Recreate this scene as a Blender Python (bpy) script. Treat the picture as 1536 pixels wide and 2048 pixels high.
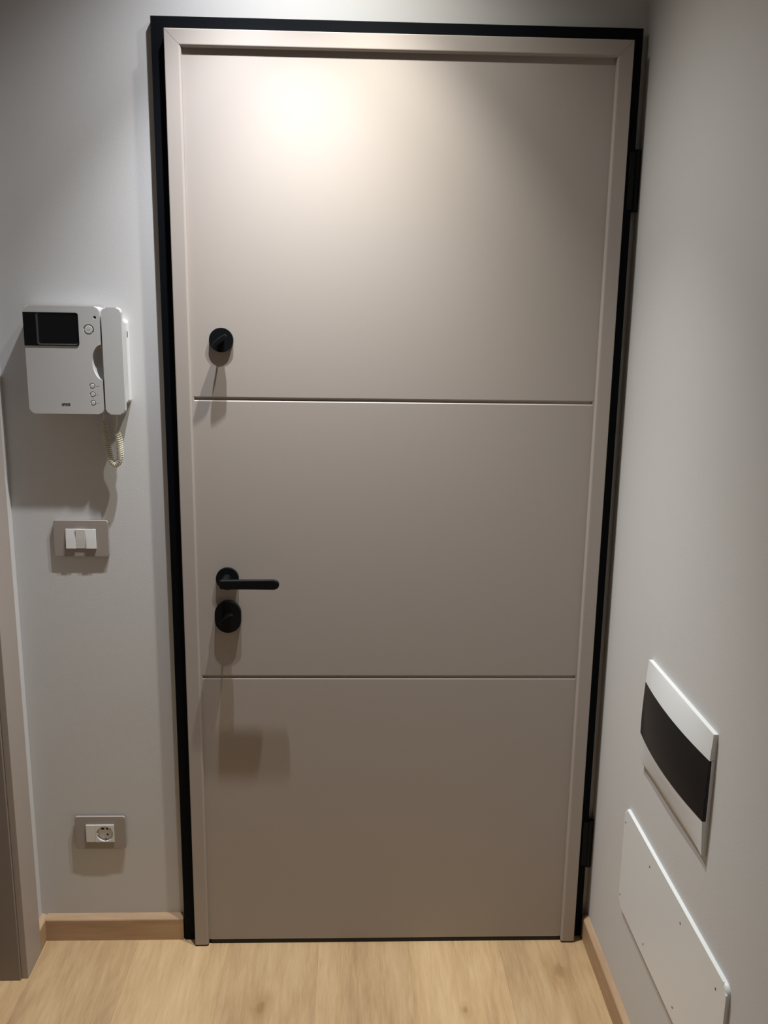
import bpy, bmesh, math, random
from mathutils import Vector, Matrix

for o in list(bpy.data.objects):
    bpy.data.objects.remove(o, do_unlink=True)
scene = bpy.context.scene
COL = scene.collection
random.seed(7)

# ------------------------------------------------------------------ camera
# metres; x to the right, y into the door, z up; the door casing's face is y = 0
CAM = Vector((-0.09135, -1.95542, 1.53448))
YAW, PITCH, ROLL, FPX = 0.03605, 0.2137, 0.01465, 1785.0
fwd = Vector((math.sin(YAW) * math.cos(PITCH), math.cos(YAW) * math.cos(PITCH), -math.sin(PITCH)))
rgt = Vector((math.cos(YAW), -math.sin(YAW), 0))
upv = rgt.cross(fwd)
r2 = math.cos(ROLL) * rgt + math.sin(ROLL) * upv
u2 = -math.sin(ROLL) * rgt + math.cos(ROLL) * upv
cd = bpy.data.cameras.new('camera')
cam = bpy.data.objects.new('camera', cd)
COL.objects.link(cam)
cam.matrix_world = Matrix(((r2.x, u2.x, -fwd.x, CAM.x), (r2.y, u2.y, -fwd.y, CAM.y),
                           (r2.z, u2.z, -fwd.z, CAM.z), (0, 0, 0, 1)))
cd.sensor_fit = 'VERTICAL'
cd.sensor_height = 24.0
cd.sensor_width = 18.0
cd.lens = FPX / 2048.0 * 24.0
cd.clip_start = 0.01
scene.camera = cam

# ------------------------------------------------------------------ world, exposure
w = bpy.data.worlds.new('world')
scene.world = w
w.use_nodes = True
w.node_tree.nodes['Background'].inputs[0].default_value = (0.5, 0.5, 0.5, 1)
w.node_tree.nodes['Background'].inputs[1].default_value = 0.02
vs = scene.view_settings
vs.view_transform = 'Standard'
vs.look = 'None'
vs.gamma = 1.0
vs.use_curve_mapping = False
vs.exposure = 0.0

# two ceiling spots in front of the door, plus an added corridor fill lamp
# each spot has a narrow beam and a wide spill: watts and full cone angle of both
LAMP_Y, CEIL = -0.240, 2.505
SPOTS = [  # x, y, colour, (watts, angle) of the beam, (watts, angle) of the spill
    (-0.310, LAMP_Y, (0.925, 0.95, 1.0), (81.0, 75), (20.5, 128)),
    (-0.070, LAMP_Y, (1.0, 0.98, 0.88), (78.0, 75), (16.5, 128)),
]
CORRIDOR_FILL = (-0.15, -2.75, (1.0, 0.97, 0.95), (0.5, 80), (0.5, 150))  # unseen downlight, added for soft ambient light

# ------------------------------------------------------------------ materials
def principled(name):
    m = bpy.data.materials.new(name)
    m.use_nodes = True
    nt = m.node_tree
    b = nt.nodes['Principled BSDF']
    return m, nt, b

def mat_plain(name, col, rough=0.5, bump=0.0, bscale=200.0, var=0.0, metallic=0.0, spec=0.5):
    m, nt, b = principled(name)
    b.inputs['Base Color'].default_value = (*col, 1)
    b.inputs['Roughness'].default_value = rough
    b.inputs['Metallic'].default_value = metallic
    b.inputs['Specular IOR Level'].default_value = spec
    geo = nt.nodes.new('ShaderNodeNewGeometry')
    if var > 0:
        n = nt.nodes.new('ShaderNodeTexNoise')
        n.inputs['Scale'].default_value = bscale * 0.04
        n.inputs['Detail'].default_value = 4
        nt.links.new(geo.outputs['Position'], n.inputs['Vector'])
        mx = nt.nodes.new('ShaderNodeMix')
        mx.data_type = 'RGBA'
        mx.inputs['A'].default_value = (*[c * (1 - var) for c in col], 1)
        mx.inputs['B'].default_value = (*[min(1, c * (1 + var)) for c in col], 1)
        nt.links.new(n.outputs['Fac'], mx.inputs['Factor'])
        nt.links.new(mx.outputs['Result'], b.inputs['Base Color'])
    if bump > 0:
        n2 = nt.nodes.new('ShaderNodeTexNoise')
        n2.inputs['Scale'].default_value = bscale
        n2.inputs['Detail'].default_value = 5
        nt.links.new(geo.outputs['Position'], n2.inputs['Vector'])
        bp = nt.nodes.new('ShaderNodeBump')
        bp.inputs['Strength'].default_value = bump
        bp.inputs['Distance'].default_value = 0.001
        nt.links.new(n2.outputs['Fac'], bp.inputs['Height'])
        nt.links.new(bp.outputs['Normal'], b.inputs['Normal'])
    return m

def mat_wood(name, base, dark, light, along=1, knots=(), plank=False, scale=1.0):
    """oak: grain runs along axis `along`; knots = (x, y, radius)"""
    m, nt, b = principled(name)
    L = nt.links.new
    N = nt.nodes.new
    geo = N('ShaderNodeNewGeometry')
    pos = geo.outputs['Position']
    if plank:
        oi = N('ShaderNodeObjectInfo')
        off = N('ShaderNodeMath'); off.operation = 'MULTIPLY'; off.inputs[1].default_value = 13.7
        L(oi.outputs['Random'], off.inputs[0])
        cx = N('ShaderNodeCombineXYZ')
        L(off.outputs[0], cx.inputs['X']); L(off.outputs[0], cx.inputs['Y'])
        ad = N('ShaderNodeVectorMath'); ad.operation = 'ADD'
        L(pos, ad.inputs[0]); L(cx.outputs[0], ad.inputs[1])
        pv = ad.outputs[0]
    else:
        pv = pos

    def stretched(sx, detail, sc, dist=0.0):
        mp = N('ShaderNodeMapping')
        s = [sc, sc, sc]
        s[along] = sc * sx
        mp.inputs['Scale'].default_value = s
        L(pv, mp.inputs['Vector'])
        n = N('ShaderNodeTexNoise')
        n.inputs['Scale'].default_value = 1.0
        n.inputs['Detail'].default_value = detail
        n.inputs['Roughness'].default_value = 0.62
        n.inputs['Distortion'].default_value = dist
        L(mp.outputs[0], n.inputs['Vector'])
        return n.outputs['Fac']
    broad = stretched(0.18, 3, 9 * scale, 0.8)
    mid = stretched(0.09, 5, 70 * scale, 0.5)
    fine = stretched(0.035, 3, 520 * scale)
    r1 = N('ShaderNodeValToRGB')
    e = r1.color_ramp.elements
    e[0].position = 0.34; e[0].color = (*dark, 1)
    e[1].position = 0.66; e[1].color = (*light, 1)
    k = e.new(0.5); k.color = (*base, 1)
    a1 = N('ShaderNodeMath'); a1.operation = 'MULTIPLY_ADD'
    a1.inputs[1].default_value = 0.50; L(broad, a1.inputs[0])
    a2 = N('ShaderNodeMath'); a2.operation = 'MULTIPLY_ADD'; a2.inputs[1].default_value = 0.26; a2.inputs[2].default_value = 0.0
    L(mid, a2.inputs[0])
    a3 = N('ShaderNodeMath'); a3.operation = 'MULTIPLY_ADD'; a3.inputs[1].default_value = 0.24
    L(fine, a3.inputs[0]); L(a2.outputs[0], a3.inputs[2])
    L(a3.outputs[0], a1.inputs[2])
    L(a1.outputs[0], r1.inputs['Fac'])
    colour = r1.outputs['Color']
    # growth rings: distorted bands drawn out along the grain
    mpw = N('ShaderNodeMapping')
    sw_ = [1.0, 1.0, 1.0]; sw_[along] = 0.10
    mpw.inputs['Scale'].default_value = sw_
    L(pv, mpw.inputs['Vector'])
    wv = N('ShaderNodeTexWave')
    wv.bands_direction = 'X' if along == 1 else 'Z'
    wv.inputs['Scale'].default_value = 9.0
    wv.inputs['Distortion'].default_value = 14.0
    wv.inputs['Detail'].default_value = 3.0
    wv.inputs['Detail Scale'].default_value = 1.6
    L(mpw.outputs[0], wv.inputs['Vector'])
    rw = N('ShaderNodeMapRange')
    rw.inputs['From Min'].default_value = 0.0; rw.inputs['From Max'].default_value = 0.45
    rw.inputs['To Min'].default_value = 0.16; rw.inputs['To Max'].default_value = 0.0
    L(wv.outputs['Fac'], rw.inputs['Value'])
    mxw = N('ShaderNodeMix'); mxw.data_type = 'RGBA'; mxw.blend_type = 'MULTIPLY'
    mxw.inputs['B'].default_value = (0.72, 0.66, 0.60, 1)
    L(rw.outputs[0], mxw.inputs['Factor']); L(colour, mxw.inputs['A'])
    colour = mxw.outputs['Result']
    for (kx, ky, kr) in knots:
        sub = N('ShaderNodeVectorMath'); sub.operation = 'SUBTRACT'
        sub.inputs[1].default_value = (kx, ky, 0)
        L(pos, sub.inputs[0])
        nz = N('ShaderNodeTexNoise'); nz.inputs['Scale'].default_value = 70; nz.inputs['Detail'].default_value = 4
        L(pos, nz.inputs['Vector'])
        sc = N('ShaderNodeVectorMath'); sc.operation = 'MULTIPLY'; sc.inputs[1].default_value = (1.0, 0.55, 0.0)
        L(sub.outputs[0], sc.inputs[0])
        ln = N('ShaderNodeVectorMath'); ln.operation = 'LENGTH'
        L(sc.outputs[0], ln.inputs[0])
        pert = N('ShaderNodeMath'); pert.operation = 'MULTIPLY_ADD'; pert.inputs[1].default_value = -kr * 0.9
        L(nz.outputs['Fac'], pert.inputs[0]); L(ln.outputs['Value'], pert.inputs[2])
        for r0, r1_, cc, amt in ((0.0, kr * 2.2, (0.52, 0.43, 0.36), 0.65), (0.0, kr * 0.40, (0.44, 0.36, 0.31), 0.6)):
            mr = N('ShaderNodeMapRange')
            mr.interpolation_type = 'SMOOTHSTEP'
            mr.inputs['From Min'].default_value = r0 - kr * 0.25
            mr.inputs['From Max'].default_value = r1_
            mr.inputs['To Min'].default_value = amt
            mr.inputs['To Max'].default_value = 0.0
            L(pert.outputs[0], mr.inputs['Value'])
            mx = N('ShaderNodeMix'); mx.data_type = 'RGBA'; mx.blend_type = 'MULTIPLY'
            mx.inputs['B'].default_value = (cc[0] * 1.5, cc[1] * 1.6, cc[2] * 1.7, 1)
            L(mr.outputs[0], mx.inputs['Factor']); L(colour, mx.inputs['A'])
            colour = mx.outputs['Result']
    if plank:
        hv = N('ShaderNodeHueSaturation')
        mr = N('ShaderNodeMapRange')
        mr.inputs['To Min'].default_value = 0.91; mr.inputs['To Max'].default_value = 1.10
        L(oi.outputs['Random'], mr.inputs['Value']); L(mr.outputs[0], hv.inputs['Value'])
        L(colour, hv.inputs['Color'])
        colour = hv.outputs['Color']
    L(colour, b.inputs['Base Color'])
    b.inputs['Roughness'].default_value = 0.55
    b.inputs['Specular IOR Level'].default_value = 0.3
    bp = N('ShaderNodeBump'); bp.inputs['Strength'].default_value = 0.25; bp.inputs['Distance'].default_value = 0.0006
    L(mid, bp.inputs['Height']); L(bp.outputs['Normal'], b.inputs['Normal'])
    return m

def mat_emit(name, col, strength):
    m, nt, b = principled(name)
    b.inputs['Base Color'].default_value = (*col, 1)
    b.inputs['Emission Color'].default_value = (*col, 1)
    b.inputs['Emission Strength'].default_value = strength
    return m

M = {}
M['wall'] = mat_plain('wall_paint', (0.606, 0.602, 0.602), 0.85, bump=0.14, bscale=260, var=0.012)
M['ceiling'] = mat_plain('ceiling_paint', (0.66, 0.655, 0.645), 0.9, bump=0.2, bscale=260)
M['taupe'] = mat_plain('taupe_laminate', (0.395, 0.352, 0.325), 0.52, bump=0.18, bscale=1500, spec=0.35)
M['taupe_lining'] = mat_plain('taupe_lacquer', (0.40, 0.350, 0.318), 0.5, bump=0.1, bscale=900, spec=0.35)
M['jamb'] = mat_plain('shade_toned_taupe_lining', (0.25, 0.216, 0.195), 0.55)  # casing taupe made darker, the jamb's shade is put into the colour
M['taupe_plate'] = mat_plain('taupe_plastic', (0.34, 0.30, 0.275), 0.45)
M['black_steel'] = mat_plain('black_painted_steel', (0.0030, 0.0042, 0.0062), 0.62, bump=0.1, bscale=1200, spec=0.08)
M['black_metal'] = mat_plain('black_satin_metal', (0.0035, 0.0045, 0.0055), 0.45, spec=0.2)
M['rubber'] = mat_plain('black_rubber', (0.008, 0.008, 0.008), 0.7)
M['white'] = mat_plain('white_plastic', (0.72, 0.72, 0.715), 0.42)
M['intercom'] = mat_plain('intercom_plastic', (0.52, 0.52, 0.515), 0.40, bump=0.05, bscale=1500)
M['button'] = mat_plain('grey_button_plastic', (0.55, 0.55, 0.54), 0.4)
M['plate_white'] = mat_plain('white_lacquered_plate', (0.77, 0.795, 0.81), 0.4)
M['screen'] = mat_plain('dark_screen', (0.005, 0.006, 0.008), 0.12, spec=0.25)
M['bezel'] = mat_plain('black_gloss_plastic', (0.0035, 0.004, 0.005), 0.25, spec=0.2)
M['bezel_wall'] = mat_plain('dark_grey_plastic', (0.05, 0.052, 0.056), 0.4)
M['ink'] = mat_plain('dark_grey_print', (0.05, 0.05, 0.05), 0.7)
M['pale_ink'] = mat_plain('grey_print', (0.28, 0.28, 0.28), 0.7)
M['cord'] = mat_plain('ivory_cord', (0.66, 0.62, 0.50), 0.45)
M['screw'] = mat_plain('dark_screw_steel', (0.03, 0.03, 0.032), 0.5)
M['hole'] = mat_plain('dark_socket_hole', (0.01, 0.01, 0.01), 0.8)
M['brass'] = mat_plain('dull_contact_metal', (0.35, 0.28, 0.18), 0.4, metallic=1.0)
M['dingrey'] = mat_plain('breaker_plastic', (0.45, 0.45, 0.44), 0.5)
M['indark'] = mat_plain('panel_interior', (0.10, 0.10, 0.105), 0.6)
M['floor'] = mat_wood('oak_floor', (0.540, 0.375, 0.205), (0.375, 0.240, 0.130), (0.65, 0.480, 0.282), along=1,
                      knots=((-0.2936, -0.2045, 0.016), (0.4148, -0.0995, 0.021), (0.1722, -0.2198, 0.008)), plank=True)
M['base'] = mat_wood('oak_skirting', (0.45, 0.305, 0.190), (0.37, 0.242, 0.148), (0.53, 0.372, 0.238), along=0, scale=1.0)
M['base_y'] = mat_wood('oak_skirting_side', (0.45, 0.305, 0.190), (0.37, 0.242, 0.148), (0.53, 0.372, 0.238), along=1, scale=1.0)
M['lamp'] = mat_emit('lamp_glow', (1.0, 0.95, 0.88), 6.0)
m, nt, b = principled('smoked_flap')
b.inputs['Base Color'].default_value = (0.012, 0.0125, 0.014, 1)
b.inputs['Specular IOR Level'].default_value = 0.18
b.inputs['Roughness'].default_value = 0.16
b.inputs['Transmission Weight'].default_value = 0.35
b.inputs['IOR'].default_value = 1.45
M['smoke'] = m

# ------------------------------------------------------------------ mesh helpers
def new_bm():
    return bmesh.new()

def add_box(bm, x0, x1, y0, y1, z0, z1, bevel=0.0, seg=2):
    vs_ = [bm.verts.new((x, y, z)) for z in (z0, z1) for y in (y0, y1) for x in (x0, x1)]
    F = [(0, 2, 3, 1), (4, 5, 7, 6), (0, 1, 5, 4), (2, 6, 7, 3), (0, 4, 6, 2), (1, 3, 7, 5)]
    fs = [bm.faces.new([vs_[i] for i in f]) for f in F]
    if bevel > 0:
        es = list({e for f in fs for e in f.edges})
        bmesh.ops.bevel(bm, geom=es, offset=bevel, segments=seg, profile=0.5, affect='EDGES')
    return bm

def rounded_rect(x0, x1, z0, z1, r, n=6):
    """counter-clockwise (x, z); r = one radius or four (bl, br, tr, tl)"""
    if not isinstance(r, (tuple, list)):
        r = (r,) * 4
    pts = []
    for (cx, cz, a0, rr) in ((x0 + r[0], z0 + r[0], 180, r[0]), (x1 - r[1], z0 + r[1], 270, r[1]),
                             (x1 - r[2], z1 - r[2], 0, r[2]), (x0 + r[3], z1 - r[3], 90, r[3])):
        if rr <= 1e-6:
            pts.append((cx, cz)); continue
        for k in range(n + 1):
            a = math.radians(a0 + 90 * k / n)
            pts.append((cx + rr * math.cos(a), cz + rr * math.sin(a)))
    return pts

def circle(cx, cz, r, n=40):
    return [(cx + r * math.cos(2 * math.pi * k / n), cz + r * math.sin(2 * math.pi * k / n)) for k in range(n)]

def add_prism(bm, pts, y0, y1, bevel=0.0, seg=2, back_bevel=False):
    """outline (x, z) extruded from y0 (towards the viewer) to y1; front rim bevelled"""
    f = [bm.verts.new((x, y0, z)) for x, z in pts]
    b_ = [bm.verts.new((x, y1, z)) for x, z in pts]
    n = len(pts)
    front = bm.faces.new(f)
    back = bm.faces.new(list(reversed(b_)))
    for i in range(n):
        j = (i + 1) % n
        bm.faces.new((f[j], f[i], b_[i], b_[j]))
    if bevel > 0:
        es = list(front.edges)
        if back_bevel:
            es += list(back.edges)
        bmesh.ops.bevel(bm, geom=es, offset=bevel, segments=seg, profile=0.5, affect='EDGES', clamp_overlap=True)
    return bm

def add_ring(bm, outer, inner, y0, y1):
    """plate with a hole: outer and inner outlines with the same number of points"""
    n = len(outer)
    of = [bm.verts.new((x, y0, z)) for x, z in outer]
    if_ = [bm.verts.new((x, y0, z)) for x, z in inner]
    ob = [bm.verts.new((x, y1, z)) for x, z in outer]
    ib = [bm.verts.new((x, y1, z)) for x, z in inner]
    for i in range(n):
        j = (i + 1) % n
        bm.faces.new((of[i], of[j], if_[j], if_[i]))
        bm.faces.new((ob[j], ob[i], ib[i], ib[j]))
        bm.faces.new((of[j], of[i], ob[i], ob[j]))
        bm.faces.new((if_[i], if_[j], ib[j], ib[i]))
    return bm

def add_tube(bm, pts, radius, n=8, close=True):
    """radius: number or list"""
    pts = [Vector(p) for p in pts]
    rings = []
    t0 = (pts[1] - pts[0]).normalized()
    nrm = t0.orthogonal().normalized()
    for i, p in enumerate(pts):
        t = (pts[min(i + 1, len(pts) - 1)] - pts[max(i - 1, 0)]).normalized()
        nrm = (nrm - t * nrm.dot(t)).normalized()
        bn = t.cross(nrm)
        r = radius[i] if isinstance(radius, (list, tuple)) else radius
        rings.append([bm.verts.new(p + (nrm * math.cos(2 * math.pi * k / n) + bn * math.sin(2 * math.pi * k / n)) * r) for k in range(n)])
    for a, b_ in zip(rings, rings[1:]):
        for k in range(n):
            l = (k + 1) % n
            bm.faces.new((a[k], a[l], b_[l], b_[k]))
    if close:
        bm.faces.new(list(reversed(rings[0])))
        bm.faces.new(rings[-1])
    return bm

def add_sections(bm, secs, close_ends=True, loop=True):
    """loft through lists of 3-D points"""
    rings = [[bm.verts.new(p) for p in s] for s in secs]
    n = len(rings[0])
    for a, b_ in zip(rings, rings[1:]):
        for k in range(n if loop else n - 1):
            l = (k + 1) % n
            bm.faces.new((a[k], a[l], b_[l], b_[k]))
    if close_ends:
        bm.faces.new(list(reversed(rings[0])))
        bm.faces.new(rings[-1])
    return bm

def smooth_by_angle(me, deg=35):
    me.polygons.foreach_set('use_smooth', [True] * len(me.polygons))
    bm = bmesh.new(); bm.from_mesh(me)
    lim = math.radians(deg)
    for e in bm.edges:
        if len(e.link_faces) == 2:
            e.smooth = e.calc_face_angle(0) < lim
        else:
            e.smooth = False
    bm.to_mesh(me); bm.free()

def wloc(o):
    v = Vector((0, 0, 0))
    while o is not None:
        v += o.location
        o = o.parent
    return v

def obj(name, bm, mat, parent=None, origin=None, smooth=True, label=None):
    """mesh given in room coordinates, linked as one object"""
    o = bpy.data.objects.new(name, None) if bm is None else None
    org = Vector(origin) if origin is not None else (wloc(parent) if parent else Vector((0, 0, 0)))
    bmesh.ops.recalc_face_normals(bm, faces=bm.faces)
    bmesh.ops.translate(bm, verts=bm.verts, vec=-org)
    me = bpy.data.meshes.new(name)
    bm.to_mesh(me); bm.free()
    if smooth:
        smooth_by_angle(me)
    me.materials.append(mat)
    o = bpy.data.objects.new(name, me)
    COL.objects.link(o)
    if parent:
        o.parent = parent
        o.location = org - wloc(parent)
    else:
        o.location = org
    if smooth:
        wn = o.modifiers.new('weighted_normal', 'WEIGHTED_NORMAL')
        wn.keep_sharp = True
        wn.weight = 100
    if label:
        o['label'] = label
    return o

def tag(o, label, cat, group=None, kind=None):
    o['label'] = label
    if cat: o['category'] = cat
    if group: o['group'] = group
    if kind: o['kind'] = kind
    return o

def thing(name, loc, label, cat, group=None, kind=None):
    o = bpy.data.objects.new(name, None)
    o.empty_display_size = 0.05
    COL.objects.link(o)
    o.location = loc
    return tag(o, label, cat, group, kind)

def boxobj(name, dims, mat, parent=None, bevel=0.0, origin=None, seg=2, label=None):
    return obj(name, add_box(new_bm(), *dims, bevel=bevel, seg=seg), mat, parent, origin, label=label)

def copy_of(o, loc, parent):
    c = o.copy()
    COL.objects.link(c)
    c.parent = parent
    c.location = loc
    return c

# ------------------------------------------------------------------ room
XL, XR, YB, YF = -0.863, 0.513, 0.046, -4.60      # left, right, door wall, far end behind the viewer
T = 0.12
JB = 0.4935                                        # half width of the hole in the door wall

floor = boxobj('floor', (XL - T, XR + T, YF - T, YB + T, -0.030, -0.006), M['indark'])
tag(floor, 'pale oak plank floor in front of the taupe door', 'floor', kind='structure')
# planks run towards the door; a seam lies at x = 0.058
PW = 0.226
mesh_cache = {}
edges = [0.058 + PW * k for k in range(-5, 3)]
starts = [0.31, 0.9, 0.55, 1.2, 0.75, 0.2, 1.05, 0.5]
for i, x0 in enumerate(edges):
    x1 = x0 + PW
    a, b2 = max(x0, -0.955), min(x1, XR)
    if b2 - a < 0.004:
        continue
    y1 = YB + 0.10
    first = True
    while y1 > YF:
        ln = starts[i] + 0.55 if first else 1.38
        y0 = max(y1 - ln, YF)
        first = False
        key = (round(b2 - a, 4), round(y1 - y0, 4))
        if key not in mesh_cache:
            bm = add_box(new_bm(), 0.00003, b2 - a - 0.00003, 0.00003 - (y1 - y0), -0.00003, -0.006, 0.0, bevel=0.00025, seg=1)
            p = obj('plank', bm, M['floor'], floor, origin=(0, 0, 0), smooth=False)
            mesh_cache[key] = p
            p.location = Vector((a, y1, 0)) - floor.location
        else:
            copy_of(mesh_cache[key], Vector((a, y1, 0)) - floor.location, floor)
        y1 = y0

bm = new_bm()
add_box(bm, XL - T, -JB, YB, YB + T, 0, CEIL)
add_box(bm, JB, XR + T, YB, YB + T, 0, CEIL)
add_box(bm, -JB, JB, YB, YB + T, 2.112, CEIL)
tag(obj('wall_back', bm, M['wall'], smooth=False), 'pale grey painted wall around the taupe door', 'wall', kind='structure')
tag(boxobj('wall_right', (XR, XR + T, YF, YB, 0, CEIL), M['wall']), 'pale grey painted wall carrying the fuse box', 'wall', kind='structure')
OY0, OY1, OZ = -0.9310, -0.1040, 2.083                 # doorway in the left wall
bm = new_bm()
add_box(bm, XL - T, XL, OY1, YB, 0, CEIL)
add_box(bm, XL - T, XL, YF, OY0, 0, CEIL)
add_box(bm, XL - T, XL, OY0, OY1, OZ, CEIL)
tag(obj('wall_left', bm, M['wall'], smooth=False), 'pale grey painted wall strip left of the corner, beside the casing', 'wall', kind='structure')
tag(boxobj('wall_front', (XL - T, XR + T, YF - T, YF, 0, CEIL), M['wall']), 'pale grey painted end wall behind the viewer', 'wall', kind='structure')
tag(boxobj('ceiling', (XL - T, XR + T, YF - T, YB + T, CEIL, CEIL + 0.1), M['ceiling']), 'white ceiling above the entrance door', 'ceiling', kind='structure')

# skirting boards
def skirting_profile(t):
    return [(0, 0), (t, 0), (t, 0.0545), (t - 0.0007, 0.057), (t - 0.003, 0.0595), (0.0040, 0.0630), (0.002, 0.0635), (0, 0.0635)]

def skirt(name, axis, a, b_, wall, sign, mat, label, t_=0.0145):
    secs = []
    for t in (a, b_):
        s = []
        for d, z in skirting_profile(t_):
            s.append((t, wall + sign * d, z) if axis == 0 else (wall + sign * d, t, z))
        secs.append(s)
    return tag(obj(name, add_sections(new_bm(), secs), mat), label, 'skirting board', kind='structure')

skirt('baseboard_back', 0, XL + 0.0145, -0.508, YB, -1, M['base'], 'oak skirting board under the socket, left of the black door frame', 0.0205)
skirt('baseboard_left', 1, -0.013, YB, XL, 1, M['base_y'], 'short oak skirting return beside the left door casing')
skirt('baseboard_right', 1, YF, 0.022, XR, -1, M['base_y'], 'long oak skirting board along the right wall')

# ------------------------------------------------------------------ black door frame
HX, HZ = 0.475, 2.0943                              # leaf casing half width and top
bf = thing('trim_1', (0, YB, 0), 'black steel door frame around the taupe door', 'door frame', kind='structure')
BL, BR, BZ, BI, BIZ = -0.5058, 0.4992, 2.1236, 0.455, 2.075
def jamb_profile(y_front=0.025, y_back=0.10, w=1.0):
    return y_front, y_back
def frame_bar(name, p_out0, p_out1, p_in0, p_in1):
    """mitred bar between outer edge points and inner edge points, given as (x, z)"""
    bm = new_bm()
    secs = []
    for po, pi in ((p_out0, p_in0), (p_out1, p_in1)):
        po, pi = Vector(po), Vector(pi)
        s = []
        for u, y in ((0, 0.1), (0, 0.0275), (0.0018 / (pi - po).length, 0.0252), (1, 0.025), (1, 0.1)):
            q = po.lerp(pi, u)
            s.append((q.x, y, q.y))
        secs.append(s)
    return obj(name, add_sections(bm, secs), M['black_steel'], bf)
for s in (0, 1):
    xo, xi = ((BL, -BI), (BR, BI))[s]
    frame_bar('frame_post', (xo, 0.0008), (xo, BZ), (xi, 0.0008), (xi, BIZ))
frame_bar('frame_head', (BL, BZ), (BR, BZ), (-BI, BIZ), (BI, BIZ))
for z0, z1 in ((1.764, 1.889), (0.199, 0.327)):
    h = obj('hinge', add_tube(new_bm(), [(0.5042, 0.027, z0), (0.5042, 0.027, (z0 + z1) / 2 - 0.0006)], 0.0075, 20), M['black_metal'], bf)
    obj('hinge_knuckle', add_tube(new_bm(), [(0.5042, 0.027, (z0 + z1) / 2 + 0.0006), (0.5042, 0.027, z1)], 0.0075, 20), M['black_metal'], h)
    bm = add_box(new_bm(), 0.486, 0.5035, 0.0225, 0.026, z0 + 0.004, z1 - 0.004, bevel=0.001)
    obj('hinge_plate', bm, M['black_metal'], h)

# ------------------------------------------------------------------ entrance door
door = thing('door_1', (0, 0.03, 0), 'taupe armoured entrance door with three panels and black handle', 'door', kind='structure')
LY = 0.010                                           # leaf face
boxobj('leaf_core', (-0.452, 0.452, 0.020, 0.062, 0.012, 2.07), M['taupe'], door)
CW = 0.0332
prof = [(0.0, 0.024), (0.0, 0.0018), (0.0007, 0.0006), (0.002, 0.0), (CW - 0.0052, 0.0), (CW - 0.0030, 0.0006), (CW - 0.0012, 0.0020),
        (CW - 0.0003, 0.0040), (CW, 0.0062), (CW, 0.024)]
g = 0.00025
for s in (-1, 1):
    secs = []
    for top in (0, 1):
        secs.append([(s * (HX - u), y, (HZ - u - g * 1.4) if top else 0.0045) for u, y in prof])
    obj('casing_stile', add_sections(new_bm(), secs), M['taupe'], door)
secs = []
for s in (-1, 1):
    secs.append([(s * (HX - u - g), y, HZ - u) for u, y in prof])
obj('casing_rail', add_sections(new_bm(), secs), M['taupe'], door)
for s in (-1, 1):
    boxobj('stile_foot', (min(s * 0.4425, s * 0.4735), max(s * 0.4425, s * 0.4735), 0.0015, 0.022, 0.0004, 0.0045), M['rubber'], door)
# three panels with routed joints between them
PX = 0.4445
G1, G2 = 1.3573, 0.7106
def panel(z0, z1, cham0, cham1):
    c, d = 0.0030, 0.0036
    pts = []
    pts.append((0.0205, z0)); 
    if cham0:
        pts += [(LY + d, z0), (LY + 0.0004, z0 + c), (LY, z0 + c + 0.0006)]
    else:
        pts += [(LY, z0)]
    if cham1:
        pts += [(LY, z1 - c - 0.0006), (LY + 0.0004, z1 - c), (LY + d, z1)]
    else:
        pts += [(LY, z1)]
    pts.append((0.0205, z1))
    secs = [[(x, y, z) for y, z in pts] for x in (-PX, PX)]
    return obj('door_panel', add_sections(new_bm(), secs), M['taupe'], door)
hg = 0.0016
panel(G1 + hg, 2.072, True, False)
panel(G2 + hg, G1 - hg, True, True)
panel(0.0128, G2 - hg, False, True)
# strips closing the ends of the routed joints
for gz in (G1, G2):
    for s in (-1, 1):
        bm = add_box(new_bm(), min(s * 0.4380, s * 0.4446), max(s * 0.4380, s * 0.4446), LY + 0.0002, 0.0205, gz - 0.0052, gz + 0.0052, bevel=0.0008)
        obj('joint_end', bm, M['taupe'], door)
    boxobj('joint_bed', (-PX, PX, 0.0142, 0.0205, gz - 0.004, gz + 0.004), M['taupe'], door)
boxobj('drop_seal', (-0.4365, 0.4385, LY + 0.0005, 0.03, 0.0008, 0.0120), M['rubber'], door, bevel=0.0006)
boxobj('seal_rail', (-0.4365, 0.4385, LY + 0.0002, 0.03, 0.0120, 0.0130), mat_plain('aluminium', (0.45, 0.44, 0.42), 0.35, metallic=1.0), door)

def rosette(name, outline, thick, parent):
    bm = add_prism(new_bm(), outline, LY - thick, LY + 0.001, bevel=0.0016, seg=3)
    return obj(name, bm, M['black_metal'], parent)

def turn_blade(cx, cz, yb, length, deep, ang, parent):
    """thumb turn: thick blade standing off the rosette, tapering to the front"""
    ca, sa = math.cos(ang), math.sin(ang)
    secs = []
    for t, ln, th in ((0, 0.30, 0.0145), (0.22, 0.42, 0.0130), (0.5, 0.86, 0.0105), (0.78, 1.0, 0.0090), (0.95, 0.98, 0.0078), (1.0, 0.93, 0.006)):
        y = yb - deep * t
        h = length * 0.5 * ln
        r = th * 0.5
        s = []
        for k in range(20):
            a = 2 * math.pi * k / 20
            uu = math.copysign(abs(math.cos(a)) ** 0.6, math.cos(a)) * h
            vv = math.copysign(abs(math.sin(a)) ** 0.6, math.sin(a)) * r
            s.append((cx + uu * ca - vv * sa, y, cz + uu * sa + vv * ca))
        secs.append(s)
    return obj('thumb_turn', add_sections(new_bm(), secs), M['black_metal'], parent)

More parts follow.
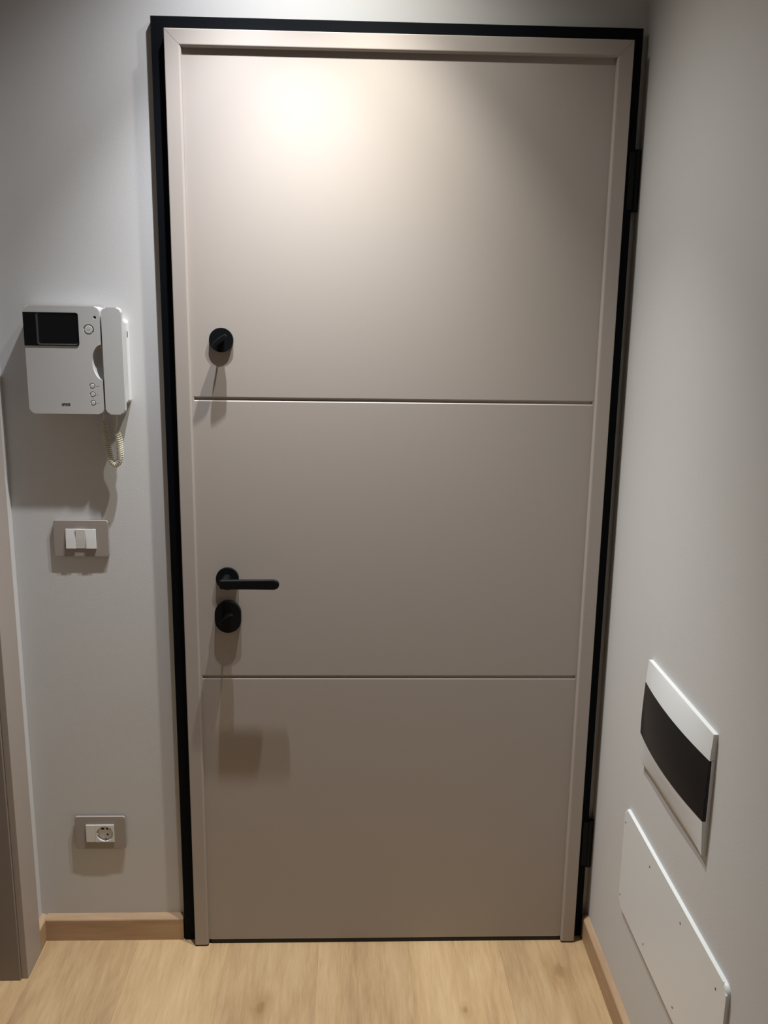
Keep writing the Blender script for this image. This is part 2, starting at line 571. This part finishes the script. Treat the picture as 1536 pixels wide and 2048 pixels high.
kn = rosette('deadbolt_rosette', circle(-0.3757, 1.4838, 0.0258, 56), 0.0075, door)
turn_blade(-0.3757, 1.4838, LY - 0.007, 0.037, 0.030, math.radians(38), kn)
ro = rosette('handle_rosette', circle(-0.3745, 0.9512, 0.0258, 56), 0.0085, door)
# lever: round neck that bends into a flat bar with a rounded tip
bm = new_bm()
ny, ly = LY - 0.008, -0.046
cx, cz = -0.3745, 0.9530
add_tube(bm, [(cx, ny + 0.002, cz), (cx, ny - 0.012, cz), (cx - 0.0005, ly + 0.016, cz), (cx - 0.0005, ly + 0.003, cz)], [0.0098, 0.0092, 0.0092, 0.0092], 28)
obj('handle_neck', bm, M['black_metal'], ro)
lz0, lz1, lx0, lx1 = cz - 0.0105, cz + 0.0105, -0.3845, -0.2530
out = [(lx0 + 0.004, lz0), (lx1 - 0.0105, lz0)]
for k in range(1, 12):
    a = math.radians(-90 + 15 * k)
    out.append((lx1 - 0.0105 + 0.0105 * math.cos(a), (lz0 + lz1) / 2 + 0.0105 * math.sin(a)))
out += [(lx1 - 0.0105, lz1), (lx0 + 0.004, lz1), (lx0 + 0.001, lz1 - 0.0012), (lx0, lz1 - 0.004), (lx0, lz0 + 0.004), (lx0 + 0.001, lz0 + 0.0012)]
obj('handle_lever', add_prism(new_bm(), out, ly - 0.005, ly + 0.0055, bevel=0.0022, seg=3, back_bevel=True), M['black_metal'], ro)
cyx0, cyx1, cyz0, cyz1 = -0.4044, -0.3450, 0.8240, 0.8990
cyl = rosette('cylinder_rosette', rounded_rect(cyx0, cyx1, cyz0, cyz1, 0.0296, 14), 0.0125, door)
turn_blade(-0.3747, 0.8635, LY - 0.012, 0.036, 0.027, math.radians(38), cyl)

# ------------------------------------------------------------------ doorway in the left wall
d2 = thing('door_2', (XL, -0.5, 0), 'taupe door casing and jamb at the left edge, beside the intercom wall', 'door', kind='structure')
CF = -0.848                                          # casing face
cpr = [(CF - 0.014, 0.0), (CF - 0.0016, 0.0), (CF - 0.0004, 0.0005), (CF, 0.0016), (CF, 0.0900), (CF - 0.0006, 0.0914), (CF - 0.002, 0.0920), (CF - 0.014, 0.0920)]
secs = []
Y_IN, Y_OUT = -0.105, -0.013
ZT = 2.09 + 0.005
for top in (0, 1):
    secs.append([(x, Y_IN + v, (ZT - 0.012 + v) if top else 0.0006) for x, v in cpr])
obj('casing_stile', add_sections(new_bm(), secs), M['taupe_lining'], d2)
Y2 = OY0 + (OY1 + 0.105) * -1 - 0.0
Y2 = -0.930
secs = []
for top in (0, 1):
    secs.append([(x, Y2 - v, (ZT - 0.012 + v) if top else 0.0006) for x, v in cpr])
obj('casing_stile', add_sections(new_bm(), secs), M['taupe_lining'], d2)
secs = []
for side in (0, 1):
    secs.append([(x, (Y_IN + v) if side == 0 else (Y2 - v), ZT - 0.012 + v + 0.0003) for x, v in cpr])
obj('casing_head', add_sections(new_bm(), secs), M['taupe_lining'], d2)
# jamb lining, slightly proud of the casing edge
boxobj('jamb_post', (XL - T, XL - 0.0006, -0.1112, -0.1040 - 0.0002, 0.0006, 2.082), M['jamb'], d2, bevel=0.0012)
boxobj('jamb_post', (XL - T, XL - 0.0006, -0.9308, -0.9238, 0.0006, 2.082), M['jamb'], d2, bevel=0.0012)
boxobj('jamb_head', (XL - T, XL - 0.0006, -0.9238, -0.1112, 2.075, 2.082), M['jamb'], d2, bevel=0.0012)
boxobj('door_leaf', (XL - 0.108, XL - 0.066, -0.9215, -0.1135, 0.006, 2.073), M['taupe_lining'], d2, bevel=0.0015)

# ------------------------------------------------------------------ video intercom
IC = thing('video_intercom', (-0.69, YB, 1.32), 'white wall video intercom with dark screen and handset on its right', 'intercom')
IF = 0.0                                             # front face of the body
bx0, bx1, bz0, bz1 = -0.7930, -0.6305, 1.3225, 1.5500
def carve(target, cutters):
    """cut solids out of a finished mesh object"""
    objs = []
    for bm in cutters:
        bmesh.ops.recalc_face_normals(bm, faces=bm.faces)
        me = bpy.data.meshes.new('cutter'); bm.to_mesh(me); bm.free()
        c = bpy.data.objects.new('cutter', me); COL.objects.link(c)
        objs.append(c)
        md = target.modifiers.new('cut', 'BOOLEAN')
        md.operation = 'DIFFERENCE'; md.solver = 'EXACT'; md.object = c
    bpy.context.view_layer.update()
    dg = bpy.context.evaluated_depsgraph_get()
    me = bpy.data.meshes.new_from_object(target.evaluated_get(dg))
    target.modifiers.clear()
    target.data = me
    for c in objs:
        bpy.data.objects.remove(c, do_unlink=True)
    smooth_by_angle(me, 32)
    wn = target.modifiers.new('weighted_normal', 'WEIGHTED_NORMAL')
    wn.keep_sharp = True; wn.weight = 100

def frustum(cx, cz, r0, r1, y0, y1, n=32):
    secs = []
    for r, y in ((r0, y0), (r1, y1)):
        secs.append([(cx + r * math.cos(2 * math.pi * k / n), y, cz + r * math.sin(2 * math.pi * k / n)) for k in range(n)])
    return add_sections(new_bm(), secs)

BUTTONS = [(-0.6548, 1.5022, 0.0086, 0.0112)] + [(-0.6535 + 0.0002 * k, z, 0.0046, 0.0062) for k, z in enumerate((1.3830, 1.3648, 1.3465))]
bm = add_prism(new_bm(), rounded_rect(bx0 + 0.0025, bx1, bz0, bz1, 0.011, 6), IF, YB - 0.006, bevel=0.0016, seg=3)
body = obj('body', bm, M['intercom'], IC)
cut = [frustum(cx, cz, rr + 0.0006, rr - 0.0012, IF - 0.001, IF + 0.003) for cx, cz, r, rr in BUTTONS]
cut.append(frustum(-0.6409, 1.5273, 0.0040, 0.0022, IF - 0.001, IF + 0.003, 20))
bm = new_bm()                                         # finger scoop
bmesh.ops.create_uvsphere(bm, u_segments=40, v_segments=28, radius=1.0)
for v in bm.verts:
    v.co = Vector((bx1 + 0.0010 + v.co.x * 0.0215, IF + 0.0015 + v.co.y * 0.020, 1.4335 + v.co.z * 0.0375))
cut.append(bm)
carve(body, [c for c in cut])
boxobj('back_shell', (bx0 + 0.006, -0.6300, 0.030, YB, bz0 + 0.008, bz1 - 0.008), M['intercom'], IC, bevel=0.004)
# black band with rounded right corners and recessed screen
bz_0, bz_1 = 1.4672, 1.5368
outer = rounded_rect(bx0 - 0.0003 + 0.0024, -0.6755, bz_0, bz_1, (0.0008, 0.0055, 0.0055, 0.0008), 6)
inner = rounded_rect(-0.7640, -0.6775, bz_0 + 0.0022, bz_1 - 0.0015, (0.005, 0.005, 0.005, 0.005), 6)
band = obj('screen_band', add_ring(new_bm(), outer, inner, IF - 0.0012, IF + 0.0004), M['bezel'], IC)
bm = new_bm()
inner2 = rounded_rect(-0.7600, -0.6778, bz_0 + 0.0045, bz_1 - 0.0016, 0.0045, 6)
f = [bm.verts.new((x, IF - 0.0012, z)) for x, z in inner]
b_ = [bm.verts.new((x, IF - 0.0004, z)) for x, z in inner2]
for i in range(len(f)):
    j = (i + 1) % len(f)
    bm.faces.new((f[i], f[j], b_[j], b_[i]))
obj('screen_rim', bm, M['bezel_wall'], band)
bm = new_bm()
bm.faces.new([bm.verts.new((x, IF - 0.00035, z)) for x, z in inner2])
obj('screen', bm, M['screen'], band, smooth=False)

for cx, cz, r, rr in BUTTONS:
    bm = add_prism(new_bm(), circle(cx, cz, r, 32), IF - 0.0004, IF + 0.0032, bevel=0.0009, seg=3)
    obj('button', bm, M['button'], IC)
obj('microphone_hole', add_prism(new_bm(), circle(-0.6409, 1.5273, 0.0021, 20), IF + 0.0022, IF + 0.0031), M['hole'], IC)
# printed marks: key, light and call symbols beside the small buttons, a ring on the big one
def flat_mark(name, polys, parent, mat, y):
    bm = new_bm()
    for p in polys:
        add_prism(bm, p, y, y + 0.0003)
    return obj(name, bm, mat, parent, smooth=False)
kx = -0.6420
flat_mark('symbol', [circle(kx - 0.002, 1.3832, 0.0008, 10), rounded_rect(kx - 0.0012, kx + 0.0024, 1.3829, 1.3835, 0.0), circle(kx + 0.0026, 1.3832, 0.0008, 10)], IC, M['pale_ink'], IF - 0.0002)
flat_mark('symbol', [rounded_rect(kx - 0.0016, kx - 0.0009, 1.3630, 1.3662, 0.0), circle(kx - 0.0013, 1.3648, 0.0008, 10)], IC, M['pale_ink'], IF - 0.0002)
flat_mark('symbol', [[(kx - 0.0016, 1.3458), (kx + 0.0014, 1.3458), (kx - 0.0001, 1.3478)]], IC, M['pale_ink'], IF - 0.0002)
flat_mark('symbol', [[(-0.6548 + 0.004 * math.cos(a * 0.35), 1.5022 + 0.0017 * math.sin(a * 0.35)) for a in range(18)]], IC, mat_plain('button_print', (0.42, 0.42, 0.41), 0.6), IF - 0.0005)

def text_mesh(name, s, size, x, z, y, mat, parent, width=None, bold=0.0, height=None):
    cu = bpy.data.curves.new(name, 'FONT')
    cu.body = s
    cu.size = size
    cu.extrude = 0.00015
    cu.offset = bold
    cu.align_x = 'CENTER'
    to = bpy.data.objects.new(name + '_source', cu)
    COL.objects.link(to)
    dg = bpy.context.evaluated_depsgraph_get()
    me = bpy.data.meshes.new_from_object(to.evaluated_get(dg))
    bpy.data.objects.remove(to, do_unlink=True)
    bpy.data.curves.remove(cu)
    xs = [v.co.x for v in me.vertices]; ys = [v.co.y for v in me.vertices]
    kx_ = width / (max(xs) - min(xs)) if width else 1
    ky_ = height / (max(ys) - min(ys)) if height else kx_
    mx, my = (max(xs) + min(xs)) / 2, (max(ys) + min(ys)) / 2
    org = wloc(parent)
    for v in me.vertices:
        px, py, pz = v.co
        v.co = Vector((x + (px - mx) * kx_, y - pz, z + (py - my) * ky_)) - org
    me.materials.clear()
    me.materials.append(mat)
    o = bpy.data.objects.new(name, me)
    COL.objects.link(o)
    o.parent = parent
    return o
lg = text_mesh('logo', 'urmet', 0.01, -0.7112, 1.3436, IF - 0.0002, M['ink'], IC, width=0.0182, bold=0.00035, height=0.0068)
lg['label'] = 'small dark grey maker mark'

# handset, lying in its cradle on the right
hs = thing('intercom_handset', (-0.603, 0.0, 1.323), 'white intercom handset hanging upright beside the intercom body', 'handset')
HF = -0.0015
hx0, hx1, hz0, hz1 = -0.6268, -0.5848, 1.3222, 1.5486
bm = add_prism(new_bm(), rounded_rect(hx0, hx1, hz0, hz1, 0.0105, 8), HF, HF + 0.013, bevel=0.0024, seg=4)
obj('grip', bm, M['intercom'], hs)
for z0, z1, nm in ((hz1 - 0.052, hz1 - 0.006, 'earpiece'), (hz0 + 0.006, hz0 + 0.052, 'mouthpiece')):
    boxobj(nm, (hx0 + 0.004, hx1 - 0.004, HF + 0.0125, 0.0225, z0, z1), M['intercom'], hs, bevel=0.004)
boxobj('spine', (hx0 + 0.008, hx1 - 0.006, HF + 0.0125, HF + 0.020, hz0 + 0.04, hz1 - 0.04), M['intercom'], hs, bevel=0.003)
# cradle, part of the intercom
bm = add_prism(new_bm(), rounded_rect(-0.6290, -0.5815, 1.3440, 1.5240, 0.008, 6), 0.0230, YB, bevel=0.003, seg=3)
cr = obj('cradle', bm, M['white'], IC)
boxobj('hook_slot', (-0.5816, -0.5809, 0.028, 0.034, 1.487, 1.499), M['bezel_wall'], cr)

# coiled cord between handset and body
def catmull(P, n=24):
    P = [Vector(p) for p in P]
    P = [2 * P[0] - P[1]] + P + [2 * P[-1] - P[-2]]
    out = []
    for i in range(1, len(P) - 2):
        for k in range(n):
            t = k / n
            a, b, c, d = P[i - 1], P[i], P[i + 1], P[i + 2]
            out.append(0.5 * ((2 * b) + (c - a) * t + (2 * a - 5 * b + 4 * c - d) * t * t + (3 * b - a - 3 * c + d) * t ** 3))
    out.append(P[-2])
    return out

def resample(path, step):
    out = [path[0]]
    acc = 0.0
    for a, b in zip(path, path[1:]):
        d = (b - a).length
        while acc + d >= step:
            t = (step - acc) / d
            a = a.lerp(b, t)
            d = (b - a).length
            out.append(a.copy())
            acc = 0.0
        acc += d
    return out
cord = thing('handset_cord', (-0.615, 0.02, 1.20), 'ivory coiled cord looping below the intercom handset', 'cord')
ctrl = [(-0.6100, 0.014, 1.2830), (-0.6066, 0.016, 1.2700), (-0.6060, 0.018, 1.2520), (-0.6062, 0.020, 1.2310), (-0.6105, 0.022, 1.2150),
        (-0.6195, 0.024, 1.2085), (-0.6275, 0.026, 1.2165), (-0.6322, 0.028, 1.2355), (-0.6362, 0.030, 1.2580), (-0.6400, 0.031, 1.2830), (-0.6412, 0.032, 1.3020)]
axis = resample(catmull(ctrl), 0.0003)
pitch, R_ = 0.0046, 0.0064
hel = []
nrm = Vector((1, 0, 0))
tot = len(axis)
for i, p in enumerate(axis):
    t = (axis[min(i + 1, tot - 1)] - axis[max(i - 1, 0)]).normalized()
    nrm = (nrm - t * nrm.dot(t)).normalized()
    bn = t.cross(nrm)
    a = 2 * math.pi * (i * 0.0003) / pitch
    rr = R_ * min(1.0, 0.45 + i / 30.0, 0.45 + (tot - 1 - i) / 30.0)
    hel.append(p + (nrm * math.cos(a) + bn * math.sin(a)) * rr)
obj('coil', add_tube(new_bm(), hel, 0.00125, 7), M['cord'], cord)
lead = catmull([(-0.6080, 0.010, 1.324), (-0.6078, 0.011, 1.306), (-0.6088, 0.012, 1.298), (-0.6125, 0.013, 1.2890), (-0.6130, 0.014, 1.2850), hel[2]], 8)
obj('lead', add_tube(new_bm(), lead, 0.0016, 8), M['cord'], cord)
tail = [hel[-4], Vector((-0.6412, 0.033, 1.312)), Vector((-0.6412, 0.033, 1.334))]
obj('lead', add_tube(new_bm(), tail, 0.0016, 8), M['cord'], cord)

# ------------------------------------------------------------------ light switch
def wall_plate(name, x0, x1, z0, z1, label, cat):
    t = thing(name, ((x0 + x1) / 2, YB, z0), label, cat)
    mx, mz = (x0 + x1) / 2, (z0 + z1) / 2
    hole = (mx - 0.0343, mx + 0.0343, mz - 0.0232, mz + 0.0232)
    n = 6
    o = rounded_rect(x0, x1, z0, z1, 0.006, n)
    i_ = rounded_rect(*hole, 0.0004, n)
    bm = add_ring(new_bm(), o, i_, 0.0365, 0.0425)
    es = [e for e in bm.edges if len(e.link_faces) == 2 and all(abs(v.co.y - 0.0365) < 1e-6 for v in e.verts)
          and all(min(abs(v.co.x - x0), abs(v.co.x - x1), abs(v.co.z - z0), abs(v.co.z - z1)) < 0.0065 for v in e.verts)]
    bmesh.ops.bevel(bm, geom=es, offset=0.0008, segments=2, profile=0.5, affect='EDGES')
    obj('cover_plate', bm, M['taupe_plate'], t)
    boxobj('mounting_frame', (x0 + 0.004, x1 - 0.004, 0.0420, YB - 0.0016, z0 + 0.004, z1 - 0.004), M['taupe_plate'], t)
    return t, mx, mz
sw, mx, mz = wall_plate('light_switch', -0.7697, -0.6465, 0.9926, 1.0770, 'taupe wall switch plate with three white rockers below the intercom', 'light switch')
for k, tilt in enumerate((0.0016, -0.0010, 0.0016)):
    x0 = mx - 0.0340 + k * 0.0227
    bm = new_bm()
    # rocker: wedge, the pressed half lower
    yl, yr = 0.0328 + tilt * 0.4, 0.0328 - tilt * 0.4
    zt, zb = mz + 0.0226, mz - 0.0226
    yt, yb2 = 0.0335 + tilt, 0.0335 - tilt
    secs = []
    for x in (x0 + 0.0002, x0 + 0.0224):
        secs.append([(x, 0.0425, zb), (x, yb2, zb), (x, 0.0333, mz), (x, yt, zt), (x, 0.0425, zt)])
    add_sections(bm, secs)
    es = [e for e in bm.edges if all(v.co.y < 0.036 for v in e.verts)]
    bmesh.ops.bevel(bm, geom=es, offset=0.0005, segments=2, profile=0.5, affect='EDGES')
    obj('rocker', bm, M['white'], sw)
sw.location.y += 0.0015

# ------------------------------------------------------------------ power socket
so, mx, mz = wall_plate('power_socket', -0.7640, -0.6427, 0.2486, 0.3356, 'taupe wall plate with white round power socket above the skirting', 'socket')
boxobj('blank_module', (mx - 0.0340, mx - 0.0116, 0.0332, 0.0425, mz - 0.0226, mz + 0.0226), M['white'], so, bevel=0.0006)
scx, scz, sr = mx + 0.0113, mz - 0.0006, 0.0203
sq = []
n = 48
x0, x1, z0, z1 = mx - 0.0112, mx + 0.0340, mz - 0.0226, mz + 0.0226
for k in range(n):
    a = 2 * math.pi * k / n
    c, s = math.cos(a), math.sin(a)
    hw, hh = (x1 - x0) / 2, (z1 - z0) / 2
    q = 1 / max(abs(c) / hw, abs(s) / hh)
    sq.append(((x0 + x1) / 2 + c * q, (z0 + z1) / 2 + s * q))
face = obj('socket_face', add_ring(new_bm(), sq, circle(scx, scz, sr, n), 0.0332, 0.0425), M['white'], so)
obj('socket_well', add_prism(new_bm(), circle(scx, scz, sr + 0.0004, n), 0.0410, 0.0425), M['white'], so)
for s in (-1, 1):
    boxobj('guide_rib', (scx + s * 0.0195 - 0.0022, scx + s * 0.0195 + 0.0022, 0.0345, 0.0412, scz - 0.0045, scz + 0.0015), M['white'], so, bevel=0.0004)
for hx, hz, hr in ((-0.0083, 0.0092, 0.0026), (-0.0050, 0.0092, 0.0026), (0.0042, 0.0092, 0.0027), (0.0128, 0.0088, 0.0024), (0.0045, -0.0064, 0.0026)):
    obj('pin_hole', add_prism(new_bm(), circle(scx + hx, scz + hz, hr, 16), 0.0408, 0.0414), M['hole'], so)
boxobj('earth_clip', (scx - 0.0016, scx + 0.0016, 0.0350, 0.0412, scz - 0.0198, scz - 0.0172), M['brass'], so, bevel=0.0003)
boxobj('earth_clip', (scx - 0.0016, scx + 0.0016, 0.0350, 0.0412, scz + 0.0172, scz + 0.0198), M['brass'], so, bevel=0.0003)

# ------------------------------------------------------------------ fuse box on the right wall
FB = thing('fuse_box', (XR, -0.452, 0.65), 'white fuse box with smoked flap on the right wall, above the white plate', 'fuse box')
fy0, fy1, fz0, fz1 = -0.6175, -0.2870, 0.6500, 0.8730      # near, far, bottom, top
wz0, wz1 = 0.7150, 0.8250                                   # flap
def lerp_tab(t, tab):
    for (a, va), (b, vb) in zip(tab, tab[1:]):
        if t <= b:
            q = (t - a) / (b - a)
            q = q * q * (3 - 2 * q) * 0.4 + q * 0.6
            return va + (vb - va) * q
    return tab[-1][1]
VPROF = [(0, 0.0090), (0.12, 0.0110), (0.29, 0.0130), (0.45, 0.0132), (0.62, 0.0122), (0.785, 0.0107), (1.0, 0.0080)]
def depth(y, z):
    u = (y - fy0) / (fy1 - fy0)
    v = (z - fz0) / (fz1 - fz0)
    bow = 0.0130 * max(0.0, 1 - (2 * u - 1) ** 2)
    return lerp_tab(v, VPROF) + bow * max(0.0, math.sin(math.pi * min(1, max(0, v)))) ** 0.8
def shell(name, y0, y1, z0, z1, mat, parent, lift=0.0, back=0.0, ny=28, nz=10, scoop=False, inset_bottom=None):
    """curved front between the limits, with rims running back to the wall side"""
    bm = new_bm()
    grid = []
    for j in range(nz + 1):
        row = []
        for i in range(ny + 1):
            y = y0 + (y1 - y0) * i / ny
            zl = z0(y) if callable(z0) else z0
            z = zl + (z1 - zl) * j / nz
            row.append(bm.verts.new((XR - depth(y, z) - lift, y, z)))
        grid.append(row)
    for j in range(nz):
        for i in range(ny):
            bm.faces.new((grid[j][i], grid[j][i + 1], grid[j + 1][i + 1], grid[j + 1][i]))
    rim = grid[0][:] + [grid[j][ny] for j in range(1, nz + 1)] + list(reversed(grid[nz][:-1])) + [grid[j][0] for j in range(nz - 1, 0, -1)]
    bk = [bm.verts.new((XR - back, v.co.y, v.co.z)) for v in rim]
    for k in range(len(rim)):
        l = (k + 1) % len(rim)
        bm.faces.new((rim[l], rim[k], bk[k], bk[l]))
    if back > 0:
        bm.faces.new(bk)
    if back > 0 or True:
        es = [e for e in bm.edges if len(e.link_faces) == 2 and e.calc_face_angle(0) > 1.0 and all(v in set(rim) for v in e.verts)]
        bmesh.ops.bevel(bm, geom=es, offset=0.0009, segments=2, profile=0.5, affect='EDGES')
    return obj(name, bm, mat, parent)
shell('cover_top', fy0, fy1, wz1 + 0.0005, fz1, M['plate_white'], FB)
low = shell('cover_bottom', fy0, fy1, lambda y: fz0 + 0.0008 + 0.0135 * max(0.0, math.sin(math.pi * (y - fy0) / (fy1 - fy0))) ** 0.7, wz0 - 0.0005, M['plate_white'], FB)
bm = new_bm()
# lower lip filling the arched finger pull, a fine joint below the bowed front
secs = []
for i in range(33):
    u = i / 32
    y = fy0 + 0.001 + (fy1 - fy0 - 0.002) * u
    arc = 0.0135 * max(0.0, math.sin(math.pi * u)) ** 0.7
    zt = fz0 + max(0.0012, arc - 0.0016)
    d0, d1 = depth(y, fz0) * 0.80, max(0.004, depth(y, zt) - 0.0030)
    secs.append([(XR, y, fz0), (XR - d0 * 0.85, y, fz0), (XR - d0, y, fz0 + 0.0006), (XR - d1, y, zt - 0.0003), (XR - d1 + 0.001, y, zt), (XR, y, zt)])
add_sections(bm, secs)
obj('cover_lip', bm, M['plate_white'], FB)
# narrow side pieces next to the flap
boxobj('cover_side', (XR - 0.0075, XR, fy0, fy0 + 0.006, wz0 - 0.002, wz1 + 0.002), M['plate_white'], FB, bevel=0.0008)
boxobj('cover_side', (XR - 0.0075, XR, fy1 - 0.006, fy1, wz0 - 0.002, wz1 + 0.002), M['plate_white'], FB, bevel=0.0008)
boxobj('interior', (XR - 0.0030, XR - 0.0002, fy0 + 0.006, fy1 - 0.006, wz0 - 0.004, wz1 + 0.004), M['indark'], FB)
proto = None
for k in range(12):
    yy = -0.565 + k * 0.0178
    if proto is None:
        proto = boxobj('breaker', (XR - 0.0065, XR - 0.0030, yy, yy + 0.0172, 0.748, 0.792), M['dingrey'], FB, bevel=0.0005, origin=(XR, yy, 0.748))
    else:
        copy_of(proto, Vector((XR, yy, 0.748)) - FB.location, FB)
flap = shell('smoked_flap', fy0 - 0.0004, fy1 + 0.0004, wz0, wz1, M['smoke'], FB, lift=0.0003, back=0.0072, nz=8)

# ------------------------------------------------------------------ white blanking plate with screws
BP = thing('blanking_plate', (XR, -0.486, 0.272), 'white blanking plate with small screws low on the right wall', 'plate')
py0, py1, pz0, pz1 = -0.7550, -0.2165, 0.2720, 0.5065
out = rounded_rect(py0, py1, pz0, pz1, 0.014, 8)
bm = new_bm()
f = [bm.verts.new((XR - 0.0075, y, z)) for y, z in out]
b_ = [bm.verts.new((XR, y, z)) for y, z in out]
ff = bm.faces.new(f)
bm.faces.new(list(reversed(b_)))
for i in range(len(f)):
    j = (i + 1) % len(f)
    bm.faces.new((f[j], f[i], b_[i], b_[j]))
bmesh.ops.bevel(bm, geom=list(ff.edges), offset=0.0062, segments=5, profile=0.5, affect='EDGES')
obj('plate', bm, M['plate_white'], BP)
proto = None
for zz in (0.4735, 0.2970):
    for yy in (-0.2205, -0.3855, -0.5560, -0.7170):
        yy = min(yy, py1 - 0.0085)
        if proto is None:
            bm = add_tube(new_bm(), [(XR - 0.0060, yy, zz), (XR - 0.0077, yy, zz)], [0.0027, 0.0024], 14)
            proto = obj('screw', bm, M['screw'], BP, origin=(XR, yy, zz))
        else:
            copy_of(proto, Vector((XR, yy, zz)) - BP.location, BP)

# ------------------------------------------------------------------ ceiling lamps
def downlight(name, x, y, label, spec, group):
    t = thing(name, (x, y, CEIL), label, 'lamp', group)
    n = 40
    bm = new_bm()
    ro_, ri = circle(0, 0, 0.048, n), circle(0, 0, 0.034, n)
    secs = []
    for r, z in ((0.048, 0.0), (0.047, -0.004), (0.037, -0.005), (0.034, -0.002), (0.034, 0.0)):
        secs.append([(x + r * math.cos(2 * math.pi * k / n), y + r * math.sin(2 * math.pi * k / n), CEIL + z) for k in range(n)])
    add_sections(bm, secs, close_ends=False)
    obj('lamp_ring', bm, M['white'], t)
    bm = new_bm()
    bm.faces.new([bm.verts.new((x + 0.034 * math.cos(2 * math.pi * k / n), y + 0.034 * math.sin(2 * math.pi * k / n), CEIL - 0.001)) for k in range(n)])
    obj('lamp_lens', bm, M['lamp'], t, smooth=False)
    for part, (watts, angle) in (('beam', spec[3]), ('spill', spec[4])):
        ld = bpy.data.lights.new(name + '_' + part, 'SPOT')
        ld.energy = watts
        ld.color = spec[2]
        ld.spot_size = math.radians(angle)
        ld.spot_blend = 1.0
        ld.shadow_soft_size = 0.012
        lo = bpy.data.objects.new(name + '_' + part, ld)
        COL.objects.link(lo)
        lo.parent = t
        lo.location = (0, 0, -0.022)
    return t
downlight('downlight', SPOTS[0][0], SPOTS[0][1], 'left of two round ceiling downlights in front of the door', SPOTS[0], 'downlights above the door')
downlight('downlight', SPOTS[1][0], SPOTS[1][1], 'right of two round ceiling downlights in front of the door', SPOTS[1], 'downlights above the door')
downlight('downlight', CORRIDOR_FILL[0], CORRIDOR_FILL[1], 'added unseen fill downlight further back in the corridor', CORRIDOR_FILL, None)
